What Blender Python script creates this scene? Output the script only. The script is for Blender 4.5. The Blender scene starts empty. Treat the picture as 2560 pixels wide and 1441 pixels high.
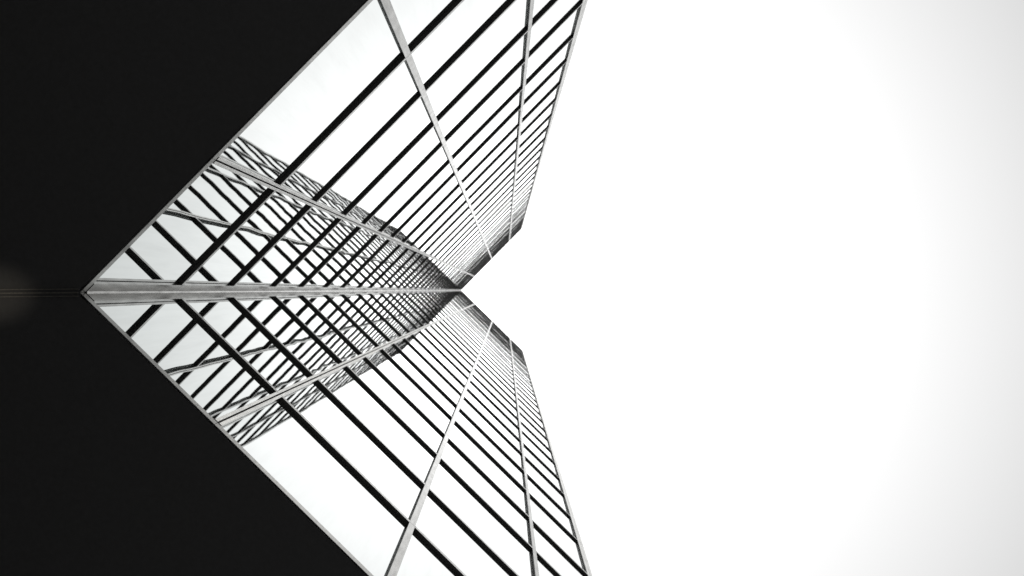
import bpy, bmesh, math, random
from mathutils import Matrix, Vector

random.seed(7)
S = bpy.context.scene
COL = S.collection

# ------------------------------------------------------------------ camera
FPX = 2560 * 35 / 36.0            # focal length of a 35 mm lens in picture widths
H0 = 7.3                          # soffit height above the camera
U = H0 / FPX                      # metres per plan unit
CAM_Z = 1.55
tx, ty = 0.00727, -0.00205        # the camera looks almost straight up
cam_d = bpy.data.cameras.new('camera')
cam = bpy.data.objects.new('camera', cam_d)
COL.objects.link(cam)
cam_d.lens = 35.0
cam_d.sensor_width = 36.0
cam_d.clip_start = 0.05
cam_d.clip_end = 4000
cam_d.dof.use_dof = True
cam_d.dof.focus_distance = 9.0
cam_d.dof.aperture_fstop = 2.0
Ry = Matrix(((math.cos(tx), 0, -math.sin(tx)), (0, 1, 0), (math.sin(tx), 0, math.cos(tx))))
Rx = Matrix(((1, 0, 0), (0, math.cos(ty), -math.sin(ty)), (0, math.sin(ty), math.cos(ty))))
R = Rx @ Ry
right, down, fwd = R[0], R[1], R[2]
M = Matrix((right, -down, -fwd)).transposed().to_4x4()
M.translation = (0, 0, CAM_Z)
cam.matrix_world = M
S.camera = cam

# ------------------------------------------------------------------ overcast sky
SUN_EL, SUN_ROT = math.radians(50), math.radians(40)   # sun veiled by cloud, towards the upper right of the picture
world = bpy.data.worlds.new('World')
S.world = world
world.use_nodes = True
nt = world.node_tree
nt.nodes.clear()
N = nt.nodes.new
L = nt.links.new
out = N('ShaderNodeOutputWorld')
bg = N('ShaderNodeBackground')
bg.inputs['Strength'].default_value = 0.1
sky = N('ShaderNodeTexSky')
sky.sky_type = 'NISHITA'
sky.sun_disc = False
sky.sun_elevation = SUN_EL
sky.sun_rotation = SUN_ROT
hs = N('ShaderNodeHueSaturation')
hs.inputs['Saturation'].default_value = 0.12
hs.inputs['Value'].default_value = 0.6
L(sky.outputs['Color'], hs.inputs['Color'])
tc = N('ShaderNodeTexCoord')
sep = N('ShaderNodeSeparateXYZ')
L(tc.outputs['Generated'], sep.inputs[0])
mx = N('ShaderNodeMath'); mx.operation = 'MAXIMUM'; mx.inputs[1].default_value = 0.0
L(sep.outputs['Z'], mx.inputs[0])
pw = N('ShaderNodeMath'); pw.operation = 'POWER'; pw.inputs[1].default_value = 4.8
L(mx.outputs[0], pw.inputs[0])
ma = N('ShaderNodeMath'); ma.operation = 'MULTIPLY_ADD'
ma.inputs[1].default_value = 14.8     # the thick cloud is brightest overhead
ma.inputs[2].default_value = 0.5
L(pw.outputs[0], ma.inputs[0])
# the cloud is thinnest, and brightest, almost straight overhead
sdir = Vector((math.cos(SUN_EL) * math.sin(SUN_ROT), -math.cos(SUN_EL) * math.cos(SUN_ROT), math.sin(SUN_EL)))
dt = N('ShaderNodeVectorMath'); dt.operation = 'DOT_PRODUCT'; dt.inputs[1].default_value = Vector((0.03, -0.015, 1.0)).normalized()
L(tc.outputs['Generated'], dt.inputs[0])
dm = N('ShaderNodeMath'); dm.operation = 'MAXIMUM'; dm.inputs[1].default_value = 0.0
L(dt.outputs['Value'], dm.inputs[0])
p2 = N('ShaderNodeMath'); p2.operation = 'POWER'; p2.inputs[1].default_value = 120.0
L(dm.outputs[0], p2.inputs[0])
ad = N('ShaderNodeMath'); ad.operation = 'MULTIPLY_ADD'; ad.inputs[1].default_value = 25.0
L(p2.outputs[0], ad.inputs[0]); L(ma.outputs[0], ad.inputs[2])
cmb = N('ShaderNodeCombineColor')
for i in range(3):
    L(ad.outputs[0], cmb.inputs[i])
mixw = N('ShaderNodeMix'); mixw.data_type = 'RGBA'; mixw.inputs['Factor'].default_value = 0.94
L(hs.outputs['Color'], mixw.inputs['A'])
L(cmb.outputs['Color'], mixw.inputs['B'])
L(mixw.outputs['Result'], bg.inputs['Color'])
L(bg.outputs[0], out.inputs['Surface'])

sun_d = bpy.data.lights.new('sun', 'SUN')
sun_d.energy = 0.5
sun_d.angle = math.radians(20)
sun_d.color = (1.0, 0.97, 0.93)
sun = bpy.data.objects.new('sun', sun_d)
COL.objects.link(sun)
# towards the upper right of the picture (image up is world -Y)
sun.rotation_euler = sdir.to_track_quat('Z', 'Y').to_euler()
sun.location = (0, 0, 120)
sky.sun_rotation = math.atan2(sdir.x, sdir.y)

vs = S.view_settings
vs.view_transform = 'Standard'
vs.look = 'None'
vs.exposure = 0.0
vs.gamma = 1.0
vs.use_curve_mapping = False
S.cycles.max_bounces = 14
S.cycles.glossy_bounces = 12
S.cycles.diffuse_bounces = 4
S.cycles.sample_clamp_indirect = 0
S.cycles.use_denoising = True

# ------------------------------------------------------------------ materials
def mat(name):
    m = bpy.data.materials.new(name)
    m.use_nodes = True
    t = m.node_tree
    b = t.nodes['Principled BSDF']
    return m, t, b

def noise(t, vec, scale, detail=3, rough=0.5, dim='3D'):
    n = t.nodes.new('ShaderNodeTexNoise')
    n.noise_dimensions = dim
    n.inputs['Scale'].default_value = scale
    n.inputs['Detail'].default_value = detail
    n.inputs['Roughness'].default_value = rough
    if vec is not None:
        t.links.new(vec, n.inputs['Vector'])
    return n

def ramp(t, fac, p0, c0, p1, c1):
    r = t.nodes.new('ShaderNodeValToRGB')
    r.color_ramp.elements[0].position = p0
    r.color_ramp.elements[0].color = (*c0, 1)
    r.color_ramp.elements[1].position = p1
    r.color_ramp.elements[1].color = (*c1, 1)
    t.links.new(fac, r.inputs[0])
    return r

def mapping(t, src, scale):
    mp = t.nodes.new('ShaderNodeMapping')
    mp.inputs['Scale'].default_value = scale
    t.links.new(src, mp.inputs['Vector'])
    return mp

def vmath(t, op, *args):
    v = t.nodes.new('ShaderNodeVectorMath')
    v.operation = op
    for i, a in enumerate(args):
        if hasattr(a, 'type') and hasattr(a, 'node'):
            t.links.new(a, v.inputs[i])
        else:
            v.inputs[i].default_value = a
    return v

def glass_material():
    m, t, b = mat('mirror_glass')
    b.inputs['Metallic'].default_value = 1.0
    b.inputs['Roughness'].default_value = 0.0
    tcn = t.nodes.new('ShaderNodeTexCoord')
    oi = t.nodes.new('ShaderNodeObjectInfo')
    # offset every panel's pattern by its own random number
    rnd = t.nodes.new('ShaderNodeMath'); rnd.operation = 'MULTIPLY'; rnd.inputs[1].default_value = 173.0
    t.links.new(oi.outputs['Random'], rnd.inputs[0])
    off = t.nodes.new('ShaderNodeCombineXYZ')
    t.links.new(rnd.outputs[0], off.inputs[0]); t.links.new(rnd.outputs[0], off.inputs[2])
    p = vmath(t, 'ADD', tcn.outputs['Object'], off.outputs[0])
    # bow of each pane, then the finer roller waves left by toughening
    n1 = noise(t, p.outputs[0], 0.75, 1.0)
    mp = mapping(t, p.outputs[0], (0.7, 0.7, 2.6))
    n2 = noise(t, mp.outputs[0], 1.0, 0.6)
    c1 = vmath(t, 'SUBTRACT', n1.outputs['Color'], (0.5, 0.5, 0.5))
    c2 = vmath(t, 'SUBTRACT', n2.outputs['Color'], (0.5, 0.5, 0.5))
    k1 = vmath(t, 'MULTIPLY', c1.outputs[0], (WAVE_BOW, 0.0, WAVE_BOW * 1.3))
    k2 = vmath(t, 'MULTIPLY', c2.outputs[0], (WAVE_ROLL * 0.8, 0.0, WAVE_ROLL))
    amp = t.nodes.new('ShaderNodeMapRange')            # some panes are flatter than others
    wn = t.nodes.new('ShaderNodeTexWhiteNoise'); wn.noise_dimensions = '1D'
    t.links.new(rnd.outputs[0], wn.inputs['W'])
    amp.inputs['To Min'].default_value = 0.25
    amp.inputs['To Max'].default_value = 1.35
    t.links.new(wn.outputs['Value'], amp.inputs['Value'])
    sm0 = vmath(t, 'ADD', k1.outputs[0], k2.outputs[0])
    sm = t.nodes.new('ShaderNodeVectorMath'); sm.operation = 'SCALE'
    t.links.new(sm0.outputs[0], sm.inputs[0]); t.links.new(amp.outputs['Result'], sm.inputs['Scale'])
    tr = t.nodes.new('ShaderNodeVectorTransform')
    tr.vector_type = 'VECTOR'; tr.convert_from = 'OBJECT'; tr.convert_to = 'WORLD'
    t.links.new(sm.outputs[0], tr.inputs[0])
    ge = t.nodes.new('ShaderNodeNewGeometry')
    nn = vmath(t, 'ADD', ge.outputs['Normal'], tr.outputs[0])
    nz = vmath(t, 'NORMALIZE', nn.outputs[0])
    t.links.new(nz.outputs[0], b.inputs['Normal'])
    # faint rain streaks and smears on the coating
    ms = mapping(t, p.outputs[0], (9.0, 9.0, 0.8))
    ns = noise(t, ms.outputs[0], 1.0, 5, 0.65)
    rr = ramp(t, ns.outputs['Fac'], 0.44, (0.735, 0.757, 0.750), 0.74, (0.68, 0.70, 0.694))
    tone = t.nodes.new('ShaderNodeMapRange')           # coating batches differ a little in strength
    tone.inputs['To Min'].default_value = 0.955
    tone.inputs['To Max'].default_value = 1.02
    t.links.new(oi.outputs['Random'], tone.inputs['Value'])
    tn = t.nodes.new('ShaderNodeVectorMath'); tn.operation = 'SCALE'
    t.links.new(rr.outputs[0], tn.inputs[0]); t.links.new(tone.outputs['Result'], tn.inputs['Scale'])
    t.links.new(tn.outputs[0], b.inputs['Base Color'])
    return m

def metal_material(name, base, dark, rough):
    m, t, b = mat(name)
    b.inputs['Metallic'].default_value = 1.0
    tcn = t.nodes.new('ShaderNodeTexCoord')
    oi = t.nodes.new('ShaderNodeObjectInfo')
    rnd = t.nodes.new('ShaderNodeMath'); rnd.operation = 'MULTIPLY'; rnd.inputs[1].default_value = 91.0
    t.links.new(oi.outputs['Random'], rnd.inputs[0])
    off = t.nodes.new('ShaderNodeCombineXYZ')
    t.links.new(rnd.outputs[0], off.inputs[2])
    p = vmath(t, 'ADD', tcn.outputs['Object'], off.outputs[0])
    mp = mapping(t, p.outputs[0], (30, 30, 4))
    n = noise(t, mp.outputs[0], 1.0, 6, 0.65)
    r = ramp(t, n.outputs['Fac'], 0.32, dark, 0.66, base)
    t.links.new(r.outputs[0], b.inputs['Base Color'])
    n2 = noise(t, p.outputs[0], 7.0, 4, 0.6)
    mr = t.nodes.new('ShaderNodeMapRange')
    mr.inputs['To Min'].default_value = rough - 0.1
    mr.inputs['To Max'].default_value = rough + 0.12
    t.links.new(n2.outputs['Fac'], mr.inputs['Value'])
    t.links.new(mr.outputs['Result'], b.inputs['Roughness'])
    bp = t.nodes.new('ShaderNodeBump')
    bp.inputs['Strength'].default_value = 0.12
    bp.inputs['Distance'].default_value = 0.004
    t.links.new(n.outputs['Fac'], bp.inputs['Height'])
    t.links.new(bp.outputs[0], b.inputs['Normal'])
    return m

def rough_material(name, c0, c1, scale, rough=0.85, bump=0.25, dist=0.01):
    m, t, b = mat(name)
    tcn = t.nodes.new('ShaderNodeTexCoord')
    n = noise(t, tcn.outputs['Object'], scale, 8, 0.65)
    r = ramp(t, n.outputs['Fac'], 0.3, c0, 0.7, c1)
    t.links.new(r.outputs[0], b.inputs['Base Color'])
    b.inputs['Roughness'].default_value = rough
    b.inputs['Specular IOR Level'].default_value = 0.25
    bp = t.nodes.new('ShaderNodeBump')
    bp.inputs['Strength'].default_value = bump
    bp.inputs['Distance'].default_value = dist
    t.links.new(n.outputs['Fac'], bp.inputs['Height'])
    t.links.new(bp.outputs[0], b.inputs['Normal'])
    return m

WAVE_BOW, WAVE_ROLL = 0.007, 0.007
GLASS = glass_material()
METAL = metal_material('brushed_aluminium', (0.35, 0.35, 0.337), (0.19, 0.19, 0.182), 0.26)
PALE = metal_material('pale_aluminium', (0.62, 0.62, 0.60), (0.44, 0.44, 0.425), 0.3)
TRIMMETAL = metal_material('weathered_aluminium', (0.25, 0.248, 0.235), (0.13, 0.13, 0.123), 0.3)
DARK = metal_material('dark_flank_metal', (0.05, 0.054, 0.053), (0.033, 0.036, 0.035), 0.5)
BLACKFIN = rough_material('shaded_fin_black', (0.085, 0.086, 0.086), (0.105, 0.106, 0.105), 9, 0.55, 0.1)
BLACK = rough_material('black_gasket', (0.012, 0.012, 0.012), (0.02, 0.02, 0.02), 12, 0.7)
SOFFIT = rough_material('dark_soffit_render', (0.120, 0.122, 0.127), (0.138, 0.140, 0.146), 26, 0.9, 0.15, 0.004)
SEAM = rough_material('pale_seam_metal', (0.18, 0.177, 0.168), (0.36, 0.35, 0.32), 40, 0.6)
STONE = rough_material('dark_lobby_stone', (0.02, 0.02, 0.02), (0.04, 0.04, 0.038), 4, 0.6)
GROUND = rough_material('dark_paving', (0.12, 0.12, 0.115), (0.2, 0.195, 0.19), 3, 0.85)

# ------------------------------------------------------------------ mesh helpers
def mesh_obj(name, bm, mats, parent=None, loc=(0, 0, 0), smooth=False):
    me = bpy.data.meshes.new(name)
    bmesh.ops.recalc_face_normals(bm, faces=bm.faces[:])
    bm.to_mesh(me)
    bm.free()
    for m in (mats if isinstance(mats, (list, tuple)) else [mats]):
        me.materials.append(m)
    o = bpy.data.objects.new(name, me)
    COL.objects.link(o)
    o.parent = parent
    o.location = loc
    return o

def place(name, me, parent, loc):
    o = bpy.data.objects.new(name, me)
    COL.objects.link(o)
    o.parent = parent
    o.location = loc
    return o

def box(bm, x0, x1, y0, y1, z0, z1, mi=0, bevel=0.0):
    r = bmesh.ops.create_cube(bm, size=1.0)
    for v in r['verts']:
        v.co = Vector((x0 if v.co.x < 0 else x1, y0 if v.co.y < 0 else y1, z0 if v.co.z < 0 else z1))
    fs = {f for v in r['verts'] for f in v.link_faces}
    for f in fs:
        f.material_index = mi
    if bevel:
        es = list({e for v in r['verts'] for e in v.link_edges})
        bmesh.ops.bevel(bm, geom=es, offset=bevel, segments=1, affect='EDGES')

def prism(bm, pts, z0, z1, mi=0):
    lo = [bm.verts.new((x, y, z0)) for x, y in pts]
    hi = [bm.verts.new((x, y, z1)) for x, y in pts]
    n = len(pts)
    for i in range(n):
        f = bm.faces.new((lo[i], lo[(i + 1) % n], hi[(i + 1) % n], hi[i])); f.material_index = mi
    f = bm.faces.new(lo); f.material_index = mi
    f = bm.faces.new(list(reversed(hi))); f.material_index = mi

# ------------------------------------------------------------------ dimensions from the photograph
ANG = 0.79432
va = Vector((math.cos(ANG), -math.sin(ANG), 0))     # along one face, away from the inner corner
vb = Vector((math.sin(ANG), math.cos(ANG), 0))      # along the other
CF = Vector((-1058.3 * U, 6.3 * U, 0))              # where the two front planes meet
D = 11.5 * U                                        # how far the mullions stand off the glass
CG = CF - va * D - vb * D                           # where the two glass planes meet
S_EDGE = [x * U + D for x in (480.7, 1079.2, 1685.0, 2129.0)]   # outer edge of each mullion, from the glass corner
W = 24.5 * U
W_END = 46 * U
LEG = 42 * U                                        # leg of the corner cover
ZC = CAM_Z
Z_BOT = ZC + H0
Z_TOP = ZC + 9.798 * H0
PA, PB, Z1 = 0.24676 * H0, 0.27999 * H0, 1.28561 * H0
TZ = [ZC + Z1 + (k // 2) * (PA + PB) + (PA if k % 2 else 0) for k in range(33)]   # underside of every transom
TRIM = 0.0112 * H0
FIN_H = 0.0092 * H0
FIN_D = 11.7 * U
# spans of clear glass between mullions: (from, to), measured from the glass corner
mull = [(S_EDGE[0] - W, S_EDGE[0]), (S_EDGE[1] - W, S_EDGE[1]), (S_EDGE[2] - W, S_EDGE[2]), (S_EDGE[3] - W_END, S_EDGE[3])]
bays = [(LEG, mull[0][0]), (mull[0][1], mull[1][0]), (mull[1][1], mull[2][0]), (mull[2][1], mull[3][0])]
OUT = S_EDGE[3]
DEEP = -14.0

# ------------------------------------------------------------------ ground
bm = bmesh.new()
bmesh.ops.create_grid(bm, x_segments=8, y_segments=8, size=1500)
g = mesh_obj('ground', bm, GROUND)
g['kind'] = 'structure'

# ------------------------------------------------------------------ tower
tower = bpy.data.objects.new('glass_tower', None)
COL.objects.link(tower)
tower.location = (CG.x, CG.y, 0)
tower['label'] = 'tall mirror-glass tower with black transoms and pale metal mullions round an inner corner'
tower['category'] = 'building'

def L_poly(inset):
    """plan of the tower in (s, t) = distance along each face from the glass corner, as points relative to the tower"""
    i = inset
    st = [(-i, -i), (OUT - i, -i), (OUT - i, DEEP), (DEEP, DEEP), (DEEP, OUT - i), (-i, OUT - i)]
    return [((va * s + vb * t).x, (va * s + vb * t).y) for s, t in st]

bm = bmesh.new()
prism(bm, L_poly(0.06), Z_BOT + 0.10, Z_TOP - 0.25)
mesh_obj('inner_walls', bm, BLACK, tower)
bm = bmesh.new()
prism(bm, L_poly(0.02), Z_TOP - 0.22, Z_TOP - 0.05)
mesh_obj('roof_slab', bm, STONE, tower)

# lobby core that carries the tower, set well back under the soffit
bm = bmesh.new()
st = [(-5, -5), (OUT - 3, -5), (OUT - 3, DEEP + 1), (DEEP + 1, DEEP + 1), (DEEP + 1, OUT - 3), (-5, OUT - 3)]
prism(bm, [((va * s + vb * t).x, (va * s + vb * t).y) for s, t in st], 0.02, Z_BOT + 0.02)
mesh_obj('lobby_core', bm, STONE, tower)

# soffit: two halves that meet in a mitre running away from the inner corner
for half in (0, 1):
    st = [(D - 0.005, D - 0.005), (OUT, D - 0.005), (OUT, DEEP), (DEEP, DEEP)]
    if half:
        st = [(t, s) for s, t in st]
    e = va - vb if not half else vb - va      # nudges each half off the mitre line
    pts = []
    for j, (s, t) in enumerate(st):
        q = va * s + vb * t
        if j in (0, 3):
            q = q + e.normalized() * 0.023
        pts.append((q.x, q.y))
    bm = bmesh.new()
    prism(bm, pts, Z_BOT + 0.004, Z_BOT + 0.09)
    mesh_obj('soffit', bm, SOFFIT, tower)
# cover strip over the mitre, with a raised rib down its middle
bm = bmesh.new()
mid = (va + vb).normalized()
side = (va - vb).normalized()
def strip(bm, w0, w1, z0, z1, l0, l1):
    pts = [mid * -l0 + side * w0, mid * -l1 + side * w0, mid * -l1 + side * w1, mid * -l0 + side * w1]
    prism(bm, [(q.x, q.y) for q in pts], z0, z1)
strip(bm, -0.029, -0.023, Z_BOT - 0.006, Z_BOT + 0.05, -(D - 0.006) * 1.414, 19)
strip(bm, 0.023, 0.029, Z_BOT - 0.006, Z_BOT + 0.05, -(D - 0.006) * 1.414, 19)
strip(bm, -0.023, -0.004, Z_BOT + 0.001, Z_BOT + 0.05, -(D - 0.006) * 1.414, 19)
strip(bm, 0.004, 0.023, Z_BOT + 0.001, Z_BOT + 0.05, -(D - 0.006) * 1.414, 19)
strip(bm, -0.004, 0.004, Z_BOT - 0.010, Z_BOT + 0.05, -(D - 0.006) * 1.414, 19)
bm.normal_update()
for f in bm.faces:                                   # undersides of the ribs are a paler metal
    if abs(f.normal.z) > 0.9 and f.calc_center_median().z < Z_BOT:
        f.material_index = 1
mesh_obj('seam_cover', bm, [SOFFIT, SEAM], tower)

# plain mirror faces round the outer corners, where the tower turns away
for s0, s1, t0, t1 in ((OUT - 0.02, OUT, DEEP, 0.0), (DEEP, 0.0, OUT - 0.02, OUT)):
    bm = bmesh.new()
    pts = [va * s0 + vb * t0, va * s1 + vb * t0, va * s1 + vb * t1, va * s0 + vb * t1]
    prism(bm, [(q.x, q.y) for q in pts], Z_BOT + 0.1, Z_TOP - 0.25)
    mesh_obj('return_face', bm, BLACK, tower)

# ---- shared meshes for the pieces of both curtain walls
def fresh(build, name, mats):
    bm = bmesh.new()
    build(bm)
    bmesh.ops.recalc_face_normals(bm, faces=bm.faces[:])
    me = bpy.data.meshes.new(name)
    bm.to_mesh(me); bm.free()
    for m in mats:
        me.materials.append(m)
    return me

def panel_mesh(w, h):
    return fresh(lambda b: box(b, -w / 2, w / 2, -0.012, 0.0, 0.0, h), 'glass_panel', [GLASS])

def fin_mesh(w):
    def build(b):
        box(b, -w / 2, w / 2, -0.02, FIN_D - 0.003, 0.0, FIN_H, 1)                       # fin body, underside shade put into its black colour
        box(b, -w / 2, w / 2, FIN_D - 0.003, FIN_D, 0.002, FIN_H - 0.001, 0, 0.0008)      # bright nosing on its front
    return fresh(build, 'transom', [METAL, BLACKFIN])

JOINT = 0.004
def mullion_profile(b, w, h, groove=0.0, sg=1):
    mullion_boxes(b, w, h, groove)
    b.normal_update()
    for f in b.faces:                                # the flank that looks into the corner is a darker metal
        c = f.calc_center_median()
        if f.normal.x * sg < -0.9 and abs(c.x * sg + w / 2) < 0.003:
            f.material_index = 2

def mullion_boxes(b, w, h, groove=0.0):
    if not groove:
        box(b, -w / 2, w / 2, 0.006, D, 0, h, 0, 0.0015)
    else:
        gw = groove
        box(b, -w / 2, -gw / 2, 0.006, D, 0, h, 0, 0.0015)
        box(b, gw / 2, w / 2, 0.006, D, 0, h, 0, 0.0015)
    # black gasket set back behind the cover, against the glass
    box(b, -w / 2 + 0.004, w / 2 - 0.004, -0.02, 0.0055 if not groove else 0.008, 0, h, 1)

# rows of glass: one below the first transom, then one above each
rows = []
for k in range(33):
    lo = (Z_BOT + 0.02) if k == 0 else TZ[k - 1]
    rows.append((lo, TZ[k]))
seg_z = [Z_BOT + TRIM + 0.022]                       # mullion covers are two rows long, jointed at the odd transoms
for k in range(0, 33, 2):
    seg_z.append(TZ[k] + FIN_H * 0.5)
seg_z[-1] = Z_TOP - 0.26

panel_cache, fin_cache, mull_cache = {}, {}, {}
def cached(cache, key, fn):
    key = tuple(round(x, 4) for x in key)
    if key not in cache:
        cache[key] = fn()
    return cache[key]

for face in (0, 1):
    xd, yd = (va, vb) if face == 0 else (-vb, va)
    sg = 1 if face == 0 else -1
    bm = bmesh.new()
    x0, x1 = (0.02, OUT - 0.02) if face == 0 else (-(OUT - 0.02), -0.02)
    box(bm, x0, x1, -0.05, -0.03, Z_BOT + 0.1, Z_TOP - 0.27)
    wall = mesh_obj('curtain_wall', bm, BLACK, tower)
    wall.matrix_local = Matrix(((xd.x, yd.x, 0, 0), (xd.y, yd.y, 0, 0), (0, 0, 1, 0), (0, 0, 0, 1)))
    wall['label'] = ('mirror-glass face rising to the top of the picture' if face == 0
                     else 'mirror-glass face falling to the bottom of the picture')
    # glass
    for bi, (s0, s1) in enumerate(bays):
        a0, a1 = s0 - 0.012, s1 + 0.012
        if bi == 0:
            a0 = s0 - 0.03
        w = a1 - a0
        for k, (z0, z1) in enumerate(rows):
            h = z1 - z0 - 0.008
            me = cached(panel_cache, (w, h), lambda: panel_mesh(w, h))
            o = place('glass_panel', me, wall, (sg * (a0 + a1) / 2, 0, z0 + 0.004))
            o.rotation_euler = (random.gauss(0, 0.0005), 0, random.gauss(0, 0.0005))
    # transoms
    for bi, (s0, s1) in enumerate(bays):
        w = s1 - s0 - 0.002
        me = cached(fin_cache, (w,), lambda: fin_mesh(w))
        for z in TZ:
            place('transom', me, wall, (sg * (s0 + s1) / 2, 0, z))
    # mullion covers
    for mi, (s0, s1) in enumerate(mull):
        w = s1 - s0
        groove = {0: 5.0 * U, 3: 1.6 * U}.get(mi, 0.0)
        for j in range(len(seg_z) - 1):
            h = seg_z[j + 1] - seg_z[j] - JOINT
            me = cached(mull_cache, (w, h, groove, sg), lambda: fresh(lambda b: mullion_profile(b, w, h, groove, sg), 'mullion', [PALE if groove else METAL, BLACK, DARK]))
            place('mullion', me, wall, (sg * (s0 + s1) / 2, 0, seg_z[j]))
    # trim along the foot of the glass, in bay-long lengths, proud of the mullions
    tr = [D, mull[0][1] - W / 2, mull[1][1] - W / 2, mull[2][1] - W / 2, OUT]
    for j in range(4):
        w = tr[j + 1] - tr[j] - 0.003
        me = fresh(lambda b: box(b, -w / 2, w / 2, D - 0.004, D, Z_BOT, Z_BOT + TRIM, 0, 0.0005), 'foot_trim', [TRIMMETAL])
        place('foot_trim', me, wall, (sg * (tr[j] + tr[j + 1]) / 2, 0, 0))
    # coping along the head of the wall
    for j in range(4):
        a0, a1 = tr[j], tr[j + 1]
        if j == 0:
            a0 = D
        w = a1 - a0 - 0.003
        me = fresh(lambda b: box(b, -w / 2, w / 2, -0.3, D, Z_TOP - 0.24, Z_TOP, 0, 0.002), 'coping', [METAL])
        place('coping', me, wall, (sg * (a0 + a1) / 2, 0, 0))

# ---- cover of the inner corner: an angle with a small filleted bead down its middle
F = 4.2 * U
def corner_profile(b, h):
    st = [(0.006, 0.006), (LEG, 0.006), (LEG, D), (D + F, D), (D, D + F), (D, LEG), (0.006, LEG)]
    prism(b, [((va * s + vb * t).x, (va * s + vb * t).y) for s, t in st], 0, h, 0)
    for q0, q1, q2, q3 in ((0.0, LEG - 0.004, -0.01, 0.0055),):
        for sw in (0, 1):
            pp = [(q0, q2), (q1, q2), (q1, q3), (q0, q3)]
            if sw:
                pp = [(q2 - 0.001, 0.006), (q3, 0.006), (q3, q1), (q2 - 0.001, q1)]
            prism(b, [((va * s + vb * t).x, (va * s + vb * t).y) for s, t in pp], 0, h, 1)
for j in range(len(seg_z) - 1):
    h = seg_z[j + 1] - seg_z[j] - JOINT
    me = cached(mull_cache, (-1, h, 0), lambda: fresh(lambda b: corner_profile(b, h), 'corner_cover', [METAL, BLACK]))
    place('corner_cover', me, tower, (0, 0, seg_z[j]))

# ------------------------------------------------------------------ uplight on the paving that washes the soffit seam
lx = -1292 * U
up = bpy.data.objects.new('ground_uplight', None)
COL.objects.link(up)
up.location = (lx, 11 * U, 0.0)
up['label'] = 'small round uplight on the paving below the soffit seam'
up['category'] = 'lamp'
bm = bmesh.new()
prof = [(0.0, 0.004), (0.11, 0.004), (0.11, 0.05), (0.095, 0.09), (0.08, 0.09), (0.08, 0.075), (0.0, 0.075)]
vs_ = [bm.verts.new((r, 0, z)) for r, z in prof]
es_ = [bm.edges.new((vs_[i], vs_[i + 1])) for i in range(len(vs_) - 1)]
bmesh.ops.spin(bm, geom=vs_ + es_, cent=(0, 0, 0), axis=(0, 0, 1), angle=2 * math.pi, steps=24)
bmesh.ops.remove_doubles(bm, verts=bm.verts[:], dist=1e-5)
mesh_obj('housing', bm, BLACK, up)
sp_d = bpy.data.lights.new('uplight_lamp', 'SPOT')
sp_d.energy = 360
sp_d.color = (1.0, 0.88, 0.70)
sp_d.spot_size = math.radians(4.7)
sp_d.spot_blend = 1.0
sp_d.shadow_soft_size = 0.05
sp = bpy.data.objects.new('uplight_lamp', sp_d)
COL.objects.link(sp)
sp.parent = up
sp.location = (0, 0, 0.11)
sp.rotation_euler = (math.pi, 0, 0)
sp.scale = (1.2, 0.75, 1.0)      # an oval lens stretches the beam along the seam
